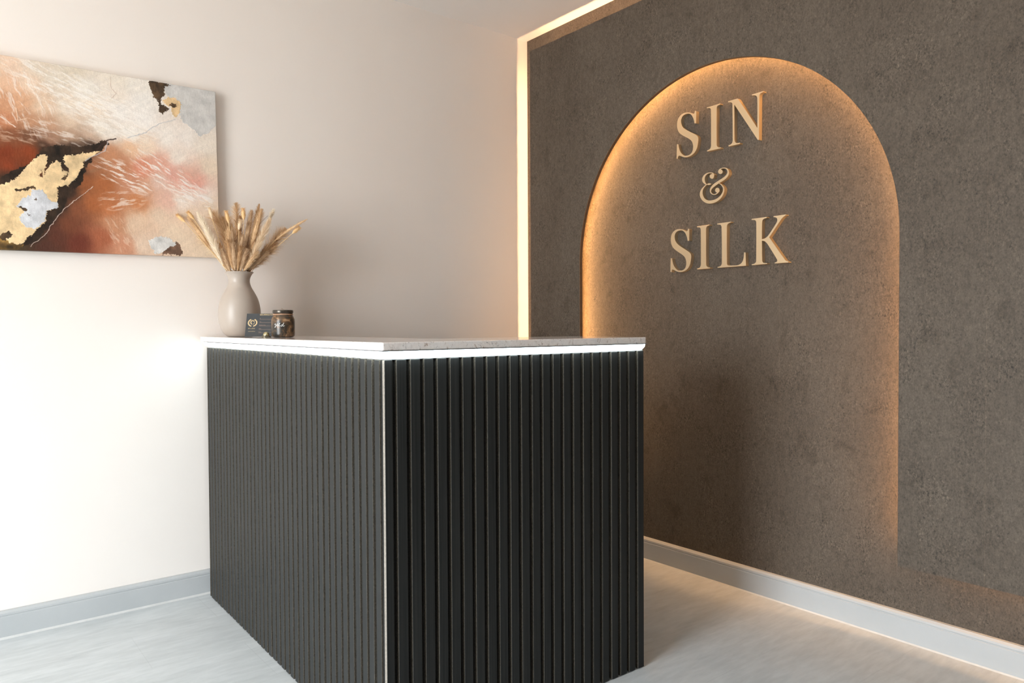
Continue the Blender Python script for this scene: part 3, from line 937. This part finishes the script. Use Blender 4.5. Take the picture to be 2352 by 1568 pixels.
# --- dried grasses, each stem a thing of its own
RG = Vector((RV.x, RV.y, 0)).normalized()
FG = Vector((F.x, F.y, 0)).normalized()
RIM = Vector(VC) + Vector((0, 0, .262))
def bp(zx, zy, depth):
    """point in the bouquet: drawing grid of 7.35 units per pixel, 561 px per metre"""
    px, py = 400 + zx / 7.35, 460 + zy / 7.35
    return Vector(VC) + RG * ((px - 549.3) / 561 * (1 + .34 * depth)) + FG * depth + Vector((0, 0, (776.5 - py) / 561 * (1 + .34 * depth) - .34 * depth * .04 / .26))
GM = dict(
    tan=m_grass('tan_dried_grass', lin((198, 162, 120)), lin((226, 194, 154))),
    brown=m_grass('brown_dried_grass', lin((168, 130, 92)), lin((202, 164, 122))),
    taupe=m_grass('taupe_dried_grass', lin((176, 144, 112)), lin((206, 176, 142))),
    cream=m_grass('bleached_grass', lin((238, 224, 200)), lin((248, 238, 220))),
    pale=m_grass('pale_beige_grass', lin((222, 196, 162)), lin((236, 216, 186))),
    gold=m_grass('golden_bunny_tail', lin((224, 184, 130)), lin((238, 206, 158))),
    straw=m_grass('straw_stem', lin((206, 170, 120)), lin((226, 196, 150))),
    twig=m_grass('dark_twig', lin((70, 52, 40)), lin((95, 70, 52))),
)
grng = random.Random(11)
def curve3(p0, p1, p2, n_=12):
    return [p0 * (1 - t) ** 2 + p1 * (2 * t * (1 - t)) + p2 * t ** 2 for t in [i / n_ for i in range(n_ + 1)]]
def fibres(mb_, axis, n_, wide, length, spread, droop, bias=None, thick=.0005, ell=None, taper=(.25, .35)):
    """fine tapering ribbons growing forward off an axis polyline"""
    m1 = len(axis) - 1
    for _ in range(n_):
        t = grng.random() ** .9
        f_ = t * m1
        i = min(int(f_), m1 - 1)
        p = axis[i].lerp(axis[i + 1], f_ - i)
        tg = (axis[i + 1] - axis[i]).normalized()
        r = Vector((grng.gauss(0, 1), grng.gauss(0, 1), grng.gauss(0, 1)))
        r = (r - tg * r.dot(tg)).normalized()
        env = min(1, t / taper[0] + .25) * min(1, (1 - t) / taper[1] + .18)
        L_ = length * env * grng.uniform(.6, 1.15)
        sp = spread * grng.uniform(.5, 1.2)
        d = (tg + r * sp).normalized()
        if bias: d = (d + bias * grng.uniform(0, 1)).normalized()
        w_ = d.cross(Vector((grng.gauss(0, 1), grng.gauss(0, 1), grng.gauss(0, 1)))).normalized() * thick * grng.uniform(.7, 1.3)
        q = [p + r * wide * .12 * grng.random()]
        dd = d.copy()
        sg = 4
        cu_ = .34 if droop > .2 else .12
        bend = Vector((grng.gauss(0, cu_), grng.gauss(0, cu_), -droop * grng.uniform(.5, 1.3)))
        for k in range(sg):
            q.append(q[-1] + dd * (L_ / sg))
            dd = (dd + bend * ((k + 1) / sg)).normalized()
        b = len(mb_.v)
        for k in range(sg):
            ww = w_ * (1 - k / sg * .8)
            mb_.v += [tuple(q[k] - ww), tuple(q[k] + ww)]
        mb_.v.append(tuple(q[sg]))
        for k in range(sg - 1):
            mb_.f.append((b + 2 * k, b + 2 * k + 1, b + 2 * k + 3, b + 2 * k + 2)); mb_.m.append(0)
        mb_.f.append((b + 2 * sg - 2, b + 2 * sg - 1, b + 2 * sg)); mb_.m.append(0)
SG_ALL = 'dried grass stems in the vase'
def in_vase(hb, depth, off=None):
    """stem path from inside the vase, through its mouth, to the head base"""
    px = off if off is not None else 0
    d_ = (hb - RIM)
    side = RG * max(-.043, min(.043, d_.dot(RG) * .42)) + FG * max(-.035, min(.035, d_.dot(FG) * .34))
    mouth = RIM + side * .92
    low = Vector(VC) + Vector((0, 0, .10)) - side * .45
    return low, mouth
def grass(kind, hb, tip, width, mt, label, depth, bend=0.0, n_=None, group=None, cat='dried grass'):
    B, T_ = bp(*hb, depth), bp(*tip, depth * 1.25)
    low, mouth = in_vase(B, depth)
    name = {'tail': 'bunny_tail_grass', 'plume': 'dried_grass_plume', 'fluff': 'pampas_plume', 'ear': 'dried_grass_ear', 'twig': 'dried_twig'}[kind]
    root = thing(name, label, cat, IDM, mouth, group)
    stem = curve3(low, mouth, mouth + (B - mouth) * .15, 4)[:-1] + curve3(mouth + (B - mouth) * .15, mouth + (B - mouth) * .55 + Vector((0, 0, .004)), B, 8)
    if (B - mouth).length < .02:
        stem = [low, low.lerp(mouth, .5), mouth, B]
    mid = B.lerp(T_, .5) + RG * bend + Vector((0, 0, abs(bend) * .6))
    axis = curve3(B, mid, T_, 14)
    W = width / 7.35 / 561
    full = stem + axis[1:-1]
    r0 = .0006 if kind == 'twig' else .0012
    s0 = MB().tube(full, [r0] * len(stem) + [r0 * .75] * (len(full) - len(stem)), 6)
    s0.build('stem', M_straw if kind != 'twig' else mt, root, origin=mouth, smooth=True)
    L_ = (T_ - B).length
    mb_ = MB()
    if kind == 'tail':
        core = []
        for i, p in enumerate(axis):
            t = i / 14
            core.append(max(.0006, W * .40 * math.sin(math.pi * (t * .92 + .05)) ** .6))
        mb_.tube(axis, core, 12)
        fibres(mb_, axis, n_ or 900, W * .5, W * .86, 1.25, .0, thick=.00028, taper=(.10, .12))
        nm = 'seed_head'
    elif kind == 'ear':
        core = [max(.0004, W * .32 * math.sin(math.pi * (i / 14 * .93 + .04)) ** .7) for i in range(15)]
        mb_.tube(axis, core, 8)
        fibres(mb_, axis, n_ or 800, W * .5, W * 1.15, .78, .05, thick=.00042, taper=(.15, .3))
        nm = 'seed_head'
    elif kind == 'plume':
        core = [max(.0004, W * .16 * math.sin(math.pi * (i / 14 * .93 + .04)) ** .7) for i in range(15)]
        mb_.tube(axis, core, 8)
        fibres(mb_, axis, n_ or 1100, W * .5, W * 1.2, .62, .05, thick=.00045)
        nm = 'plume'
    elif kind == 'fluff':
        fibres(mb_, axis, n_ or 650, W * .5, W * 1.05, .95, .34, thick=.00042, taper=(.3, .4))
        nm = 'plume'
    if kind != 'twig':
        mb_.build(nm, mt, root, origin=mouth)
    return root
M_straw = GM['straw']
# kind, head base, tip, width, material, depth (towards the wall +), bend, label
grass('tail', (198, 392), (62, 268), 60, GM['gold'], 'golden bunny tail at the far left of the bouquet', .00)
grass('ear', (640, 900), (222, 296), 105, GM['tan'], 'long tan feathery grass leaning far left in the bouquet', .01, .004, 1500)
grass('tail', (436, 352), (352, 232), 66, GM['gold'], 'golden bunny tail second from the left in the bouquet', -.055)
grass('plume', (900, 1120), (492, 240), 120, GM['cream'], 'long bleached white plume on the left of the bouquet', -.045, .006, 2400)
grass('tail', (704, 345), (672, 160), 62, GM['pale'], 'pale bunny tail high left, above the white plume', -.03)
grass('tail', (1014, 426), (990, 222), 66, GM['gold'], 'golden bunny tail in front of the wispy middle plume', -.05)
grass('tail', (1222, 362), (1216, 180), 78, GM['gold'], 'golden bunny tail high right of the bouquet centre', -.02)
grass('tail', (1180, 532), (1232, 378), 74, GM['pale'], 'pale bunny tail low in the bouquet centre', -.05)
grass('tail', (1992, 592), (2102, 490), 76, GM['gold'], 'golden bunny tail at the far right of the bouquet', .01)
grass('fluff', (960, 900), (800, 330), 300, GM['tan'], 'loose tan pampas plume with strands arching to the left', .03, -.01, 1500)
grass('fluff', (900, 640), (640, 230), 230, GM['tan'], 'wispy curling pampas plume above the white plume', .015, -.008, 700)
grass('fluff', (1060, 640), (1030, 80), 190, GM['tan'], 'tallest wispy plume rising in the middle of the bouquet', .02, 0, 900)
grass('ear', (1040, 980), (1135, 300), 130, GM['brown'], 'brown seed head behind the middle bunny tails', .0, .003, 1500)
grass('ear', (1200, 960), (1345, 205), 130, GM['taupe'], 'taupe feathery seed head right of the middle', -.01, 0, 1500)
grass('ear', (1290, 800), (1432, 100), 95, GM['brown'], 'tall slim brown seed head with pointed tip', .01, 0, 1300)
grass('ear', (1330, 860), (1535, 190), 125, GM['tan'], 'full tan seed head beside the slim brown one', -.02, 0, 1500)
grass('ear', (1530, 430), (1645, 185), 75, GM['cream'], 'short bleached seed head high on the right', .03, 0, 600)
grass('plume', (1310, 1160), (1725, 350), 125, GM['pale'], 'long pale beige plume on the right of the bouquet', -.045, .004, 2200)
grass('fluff', (1400, 1020), (1850, 520), 250, GM['tan'], 'loose tan pampas plume spreading to the right', .02, .01, 1300)
grass('ear', (1700, 720), (2258, 358), 60, GM['tan'], 'thin tan grass ear reaching farthest right', .0, -.008, 900)
grass('fluff', (1350, 1180), (1715, 780), 170, GM['brown'], 'short brown plume low on the right, above the rim', .0, .006, 900)
grass('fluff', (760, 1060), (330, 640), 170, GM['pale'], 'faint pale fluffy plume low on the left over the canvas', .04, .004, 420)
grass('ear', (880, 1200), (770, 1040), 60, GM['cream'], 'short bleached head low left beside the rim', .01, 0, 400)
grass('twig', (1540, 432), (1702, 294), 20, GM['twig'], 'thin dark twig sticking out on the upper right', -.05, 0, None, None, 'dried twig')
FILL = 'brown filler grasses in the middle of the bouquet'
for hb, tp_, wd, mk, dp in (((993, 1185), (880, 560), 120, 'brown', .0), ((1036, 1205), (960, 480), 120, 'tan', -.02), ((1065, 1205), (1060, 520), 110, 'taupe', -.035),
                            ((1094, 1205), (1160, 560), 110, 'brown', -.02), ((1130, 1205), (1250, 620), 120, 'taupe', -.04), ((1173, 1205), (1340, 640), 120, 'tan', .0),
                            ((1202, 1215), (1450, 560), 130, 'tan', .015), ((979, 1195), (790, 520), 130, 'tan', .02), ((972, 1215), (820, 760), 120, 'brown', -.03),
                            ((1080, 1215), (1010, 700), 130, 'brown', -.05), ((1116, 1215), (1110, 760), 120, 'taupe', -.055), ((1152, 1215), (1230, 820), 120, 'brown', -.05),
                            ((1216, 1215), (1420, 720), 130, 'brown', -.02), ((1238, 1225), (1500, 900), 110, 'tan', -.04), ((936, 1205), (700, 700), 120, 'tan', .0),
                            ((1252, 1235), (1620, 900), 110, 'taupe', -.01), ((1058, 1155), (920, 420), 130, 'tan', .03), ((1180, 1155), (1380, 420), 120, 'taupe', .03), ((1015, 1235), (900, 860), 110, 'taupe', -.04), ((1188, 1235), (1320, 860), 110, 'taupe', -.045),
                            ((1231, 1235), (1560, 780), 110, 'brown', .02)):
    lr = 'left' if tp_[0] < 1000 else ('middle' if tp_[0] < 1200 else 'right')
    hl = 'tallest' if tp_[1] < 450 else 'tall' if tp_[1] < 600 else ('mid-height' if tp_[1] < 800 else 'low')
    fb = 'back' if dp > .005 else ('front' if dp < -.03 else 'heart')
    grass('ear', hb, tp_, wd, GM[mk], '%s %s filler grass in the %s of the bouquet, %s side' % (hl, mk, fb, lr), dp, 0, 900, FILL)

# --- jar candle with lettering
JC = (-1.6497, -.520, CT1 + .0002)
def jar():
    root = thing('jar', 'small dark bronze mottled glass jar lettered geld, standing beside the vase', 'jar', IDM, JC)
    jm = bpy.data.materials.new('mottled_bronze_glass'); jm.use_nodes = True
    t = NT(jm)
    c = t.coords()
    a = t.noise(c, 26, 5, .6, 1.2)
    t.l(t.ramp(a, [(.32, (.012, .013, .012)), (.46, (.045, .036, .026)), (.56, (.13, .075, .038)), (.66, (.34, .20, .10)), (.78, (.40, .36, .30))]), t.b.inputs['Base Color'])
    t.b.inputs['Roughness'].default_value = .34
    t.b.inputs['Metallic'].default_value = .2
    t.b.inputs['Coat Weight'].default_value = .15
    t.b.inputs['Coat Roughness'].default_value = .2
    k_ = 1 / 606.
    pr = [(17, 0), (21, .4), (24.6, 2.2), (25.8, 5.5), (26, 9), (26, 36), (25.6, 41), (23.6, 46), (21.6, 49.5), (21, 51), (21, 55)]
    MB().lathe([(r * k_, z * k_) for r, z in pr], 56, (0, 0, 0)).build('body', jm, root, smooth=True)
    lm = m_simple_var('dark_metal_lid', (.05, .045, .038), (.12, .10, .08), 120, .3, metal=.7)
    pr = [(21.2, 55), (22.4, 55.3), (22.9, 56.5), (22.9, 60.5), (22.3, 61.8), (20.5, 62.2), (19.5, 61.2), (2, 61)]
    MB().lathe([(r * k_, z * k_) for r, z in pr], 56, (0, 0, 0)).build('lid', lm, root, smooth='angle')
    wm = m_simple_var('copper_twine', (.45, .26, .16), (.62, .40, .27), 300, .5, metal=.2)
    mb_ = MB()
    for q in (0, 1):
        pts = [(math.cos(a_) * .0362, math.sin(a_) * .0362, (51.6 + q * 1.5) * k_ + .0004 * math.sin(a_ * 3 + q)) for a_ in [i * 2 * math.pi / 48 for i in range(49)]]
        mb_.tube(pts, .0011, 6)
    mb_.build('twine', wm, root, smooth=True)
    # twist of wire standing on the lid
    MB().tube([(-.004, 0, 62.0 * k_), (-.002, .001, 64.5 * k_), (-.0055, 0, 66.4 * k_), (.001, .0, 64 * k_), (.004, .001, 62.2 * k_)], .0005, 6).build('wire_twist', wm, root, smooth=True)
    # handwriting "geld"
    wt = mat('white_lettering', (.9, .9, .88), .5)
    S_ = [
        [(1622, 486), (1608, 482), (1596, 496), (1600, 512), (1614, 512), (1624, 498), (1626, 486), (1622, 520), (1616, 552), (1606, 574), (1598, 578), (1604, 560), (1622, 540), (1650, 528)],
        [(1646, 530), (1664, 516), (1676, 500), (1672, 488), (1658, 490), (1648, 508), (1650, 532), (1664, 544), (1686, 536)],
        [(1686, 536), (1708, 500), (1722, 470), (1718, 464), (1708, 478), (1702, 510), (1706, 540), (1718, 544), (1736, 530)],
        [(1784, 508), (1766, 508), (1750, 526), (1750, 546), (1764, 550), (1780, 532), (1796, 500), (1812, 466), (1818, 458), (1808, 486), (1798, 520), (1800, 548), (1814, 550), (1838, 522)],
    ]
    rad = 26 * k_ + .0002
    vd = Vector((CAM.x - JC[0], CAM.y - JC[1])).normalized()
    base = math.atan2(vd.y, vd.x)
    mb_ = MB()
    for st in S_:
        pts = []
        for p in dense([(x, y, 0) for x, y in st], 5):
            px = 490 + p.x / 11.2 - 650.5
            pz = (774.0 - (700 + p.y / 11.2)) * k_
            ang = base + math.asin(max(-.95, min(.95, px * k_ / rad)))
            pts.append((rad * math.cos(ang), rad * math.sin(ang), pz))
        mb_.tube(pts, .00062, 5)
    l_ = mb_.build('lettering', wt, root, smooth=True)
jar()

# --- brass dome bell
BC = (-1.7074, -.500, CT1 + .0002)
def bell():
    root = thing('counter_bell', 'tiny brass dome on a dark round base in front of the card', 'counter bell', IDM, BC)
    bm_ = m_simple_var('dark_bronze_disc', (.14, .12, .08), (.2, .17, .12), 200, .4, metal=.6)
    gm = m_simple_var('olive_brass', (.52, .46, .26), (.60, .54, .33), 120, .22, metal=.9)
    k_ = 1 / 604.
    MB().lathe([(10.2 * k_, 0), (10.6 * k_, .5 * k_), (10.6 * k_, 2.2 * k_), (9.6 * k_, 3.2 * k_), (7 * k_, 3.4 * k_)], 40).build('base', bm_, root, smooth='angle')
    pr = [(6.9 * math.cos(t) ** .8, 3.4 + 9.2 * math.sin(t)) for t in [i * math.pi / 2 / 12 for i in range(12)]] + [(.2, 12.65)]
    MB().lathe([(r * k_, z * k_) for r, z in pr], 40).build('dome', gm, root, smooth=True)
bell()

# --- gift voucher card
def text_mesh(s, size, extr=.0):
    cu = bpy.data.curves.new('t', 'FONT')
    cu.body = s; cu.size = size; cu.resolution_u = 2
    ob = bpy.data.objects.new('t', cu)
    COL.objects.link(ob)
    dg = bpy.context.evaluated_depsgraph_get()
    me = bpy.data.meshes.new_from_object(ob.evaluated_get(dg))
    vs_ = [tuple(v.co) for v in me.vertices]; fs = [tuple(p.vertices) for p in me.polygons]
    bpy.data.objects.remove(ob); bpy.data.curves.remove(cu); bpy.data.meshes.remove(me)
    return vs_, fs
def card():
    # local frame: x to the right along the card, z up its face, y away from the viewer
    P1 = Vector((-1.7350, -.345, CT1)); P2 = P1 + Vector((.845, -.534, 0))
    ux = (P2 - P1).normalized()
    th = math.radians(25)
    back_ = Vector((0, 0, 1)).cross(ux).normalized()
    uz = Vector((0, 0, 1)) * math.cos(th) + back_ * math.sin(th)
    uy = uz.cross(ux)
    if uy.dot(Vector((F.x, F.y, 0))) < 0: uy = -uy
    Fm = Matrix(((ux.x, uy.x, uz.x, P1.x), (ux.y, uy.y, uz.y, P1.y), (ux.z, uy.z, uz.z, P1.z + .0018), (0, 0, 0, 1)))
    W_, H_ = .150, .100
    root = bpy.data.objects.new('gift_voucher_card', None)
    COL.objects.link(root)
    root.matrix_world = Fm
    tag(root, 'dark grey gift voucher card with gold print leaning between vase and jar', 'card')
    cm = m_simple_var('charcoal_card_stock', (.040, .044, .048), (.048, .052, .056), 40, .38, spec=.5)
    gold = m_simple_var('gold_foil_print', (.80, .60, .30), (.92, .74, .44), 200, .4, metal=.35)
    rose = m_simple_var('rose_print', (.42, .28, .20), (.50, .34, .26), 200, .6)
    mb_ = MB()
    mb_.add([(0, 0, 0), (W_, 0, 0), (W_ - .002, 0, H_), (.004, 0, H_)], [(0, 1, 2, 3)])
    mb_ = MB().box(0, W_, 0, .0006, 0, H_)
    mb_.build('card_sheet', cm, root)
    # strut behind that holds the card up
    MB().add([(.05, .0008, .06), (.09, .0008, .06), (.09, .012, .012), (.05, .012, .012), (.05, .0016, .06), (.09, .0016, .06), (.09, .0128, .012), (.05, .0128, .012)],
             [(0, 1, 2, 3), (7, 6, 5, 4), (0, 4, 5, 1), (1, 5, 6, 2), (2, 6, 7, 3), (3, 7, 4, 0)]).build('stand_strut', cm, root)
    k_ = 1 / 22.4 / 582        # drawing grid of 22.4 units per pixel
    def gx(x, y): return (x - (262 + (1365 - y) * .112)) * k_ , (1365 - y) * k_ * 1.13
    YO = -.0003
    pr = MB()
    # laurel wreath, two branches
    cx_, cy2 = gx(664, 668)
    for sd in (-1, 1):
        for i in range(11):
            a = math.radians(-78 + i * 13.2)
            rx, ry = .0158, .0150
            px = cx_ + sd * rx * math.cos(a); pz = cy2 + ry * math.sin(a) - .0006
            ta = a + math.pi / 2
            for off in (-.55, .55):
                dx_ = math.cos(ta + off) * sd; dz_ = math.sin(ta + off)
                L_ = .0048
                nx, nz = -dz_ * .0013, dx_ * .0013
                pr.add([(px, YO, pz), (px + dx_ * L_ * .5 + nx, YO, pz + dz_ * L_ * .5 + nz), (px + dx_ * L_, YO, pz + dz_ * L_), (px + dx_ * L_ * .5 - nx, YO, pz + dz_ * L_ * .5 - nz)], [(0, 1, 2, 3)])
    # curly hair and face profile turned right
    r_ = random.Random(3)
    for i in range(26):
        a = math.radians(60 + i * 7.2); q = r_.uniform(.0055, .0098)
        hx, hz = cx_ + .001 + math.cos(a) * q, cy2 + .001 + math.sin(a) * q * 1.0
        rr = r_.uniform(.0010, .0017)
        pts = [(hx + rr * math.cos(b), YO, hz + rr * math.sin(b)) for b in [j * math.pi / 5 for j in range(10)]]
        pin = [(hx + rr * .55 * math.cos(b), YO, hz + rr * .55 * math.sin(b)) for b in [j * math.pi / 5 for j in range(10)]]
        pr.add(pts + pin, [(j, (j + 1) % 10, 10 + (j + 1) % 10, 10 + j) for j in range(10)])
    fp_ = [(.0030, .0085), (.0062, .0066), (.0068, .0035), (.0066, .0020), (.0080, -.0004), (.0068, -.0012), (.0070, -.0024), (.0062, -.0030), (.0064, -.0042), (.0048, -.0062), (.0022, -.0052), (.0018, -.0085)]
    for i in range(len(fp_) - 1):
        (a, b), (c, d) = fp_[i], fp_[i + 1]
        L_ = math.hypot(c - a, d - b); nx, nz = -(d - b) / L_ * .0005, (c - a) / L_ * .0005
        pr.add([(cx_ + a + nx, YO, cy2 + b + nz), (cx_ + a - nx, YO, cy2 + b - nz), (cx_ + c - nx, YO, cy2 + d - nz), (cx_ + c + nx, YO, cy2 + d + nz)], [(0, 1, 2, 3)])
    pr.build('printed_emblem', gold, root)
    def put(s, x, y, size, mt, name, squeeze=1.0, width=None):
        vs_, fs = text_mesh(s, size)
        x0, z0 = gx(x, y)
        mx = max(v[0] for v in vs_)
        if width: squeeze = width / mx
        MB().add([(x0 + v[0] * squeeze, YO, z0 + v[1]) for v in vs_], fs).build(name, mt, root)
    # small name line in the sign's own lettering
    pr = MB()
    from mathutils.geometry import tessellate_polygon
    words = [gS, gI, gN, None, gS2, gI2, gL, gK]
    x0, z0 = gx(432, 985)
    tot = 0
    cx2 = x0
    for wd in words:
        if wd is None:
            vs_, fs = text_mesh('&', .0046)
            pr.add([(cx2 + .0014 + v[0] * .9, YO, z0 + v[1]) for v in vs_], fs)
            cx2 += .0058
            continue
        a0, a1, b0, b1 = bbox(wd)
        sc2 = .0046 / (b1 - b0)
        pts = [(cx2 + (a1 - y) * sc2 * .85, YO, z0 + (z - b0) * sc2) for y, z in wd]
        tr = tessellate_polygon([[Vector((p[0], p[2], 0)) for p in pts]])
        pr.add(pts, [tuple(t) for t in tr])
        cx2 += (a1 - a0) * sc2 * .85 + .0006
    pr.build('printed_name', gold, root)
    put('www.sinsilk.at', 432, 1118, .0042, gold, 'printed_address', width=.0265)
    put('GESCHENKGUTSCHEIN', 1030, 305, .0090, gold, 'printed_title', width=.063)
    for i, (s, x, y, x1) in enumerate((('An', 1020, 470, 0), ('Von', 1010, 640, 0), ('Bzgl. Behandlung', 985, 808, 0), ('Gültig', 960, 985, 0), ('Datum', 945, 1150, 0))):
        put(s, x, y, .0040, rose, 'printed_line_text', .9)
        lx, lz = gx(x, y + 34)
        MB().box(lx, .142, YO - .0001, YO, lz, lz + .0006).build('printed_rule', rose, root)
card()
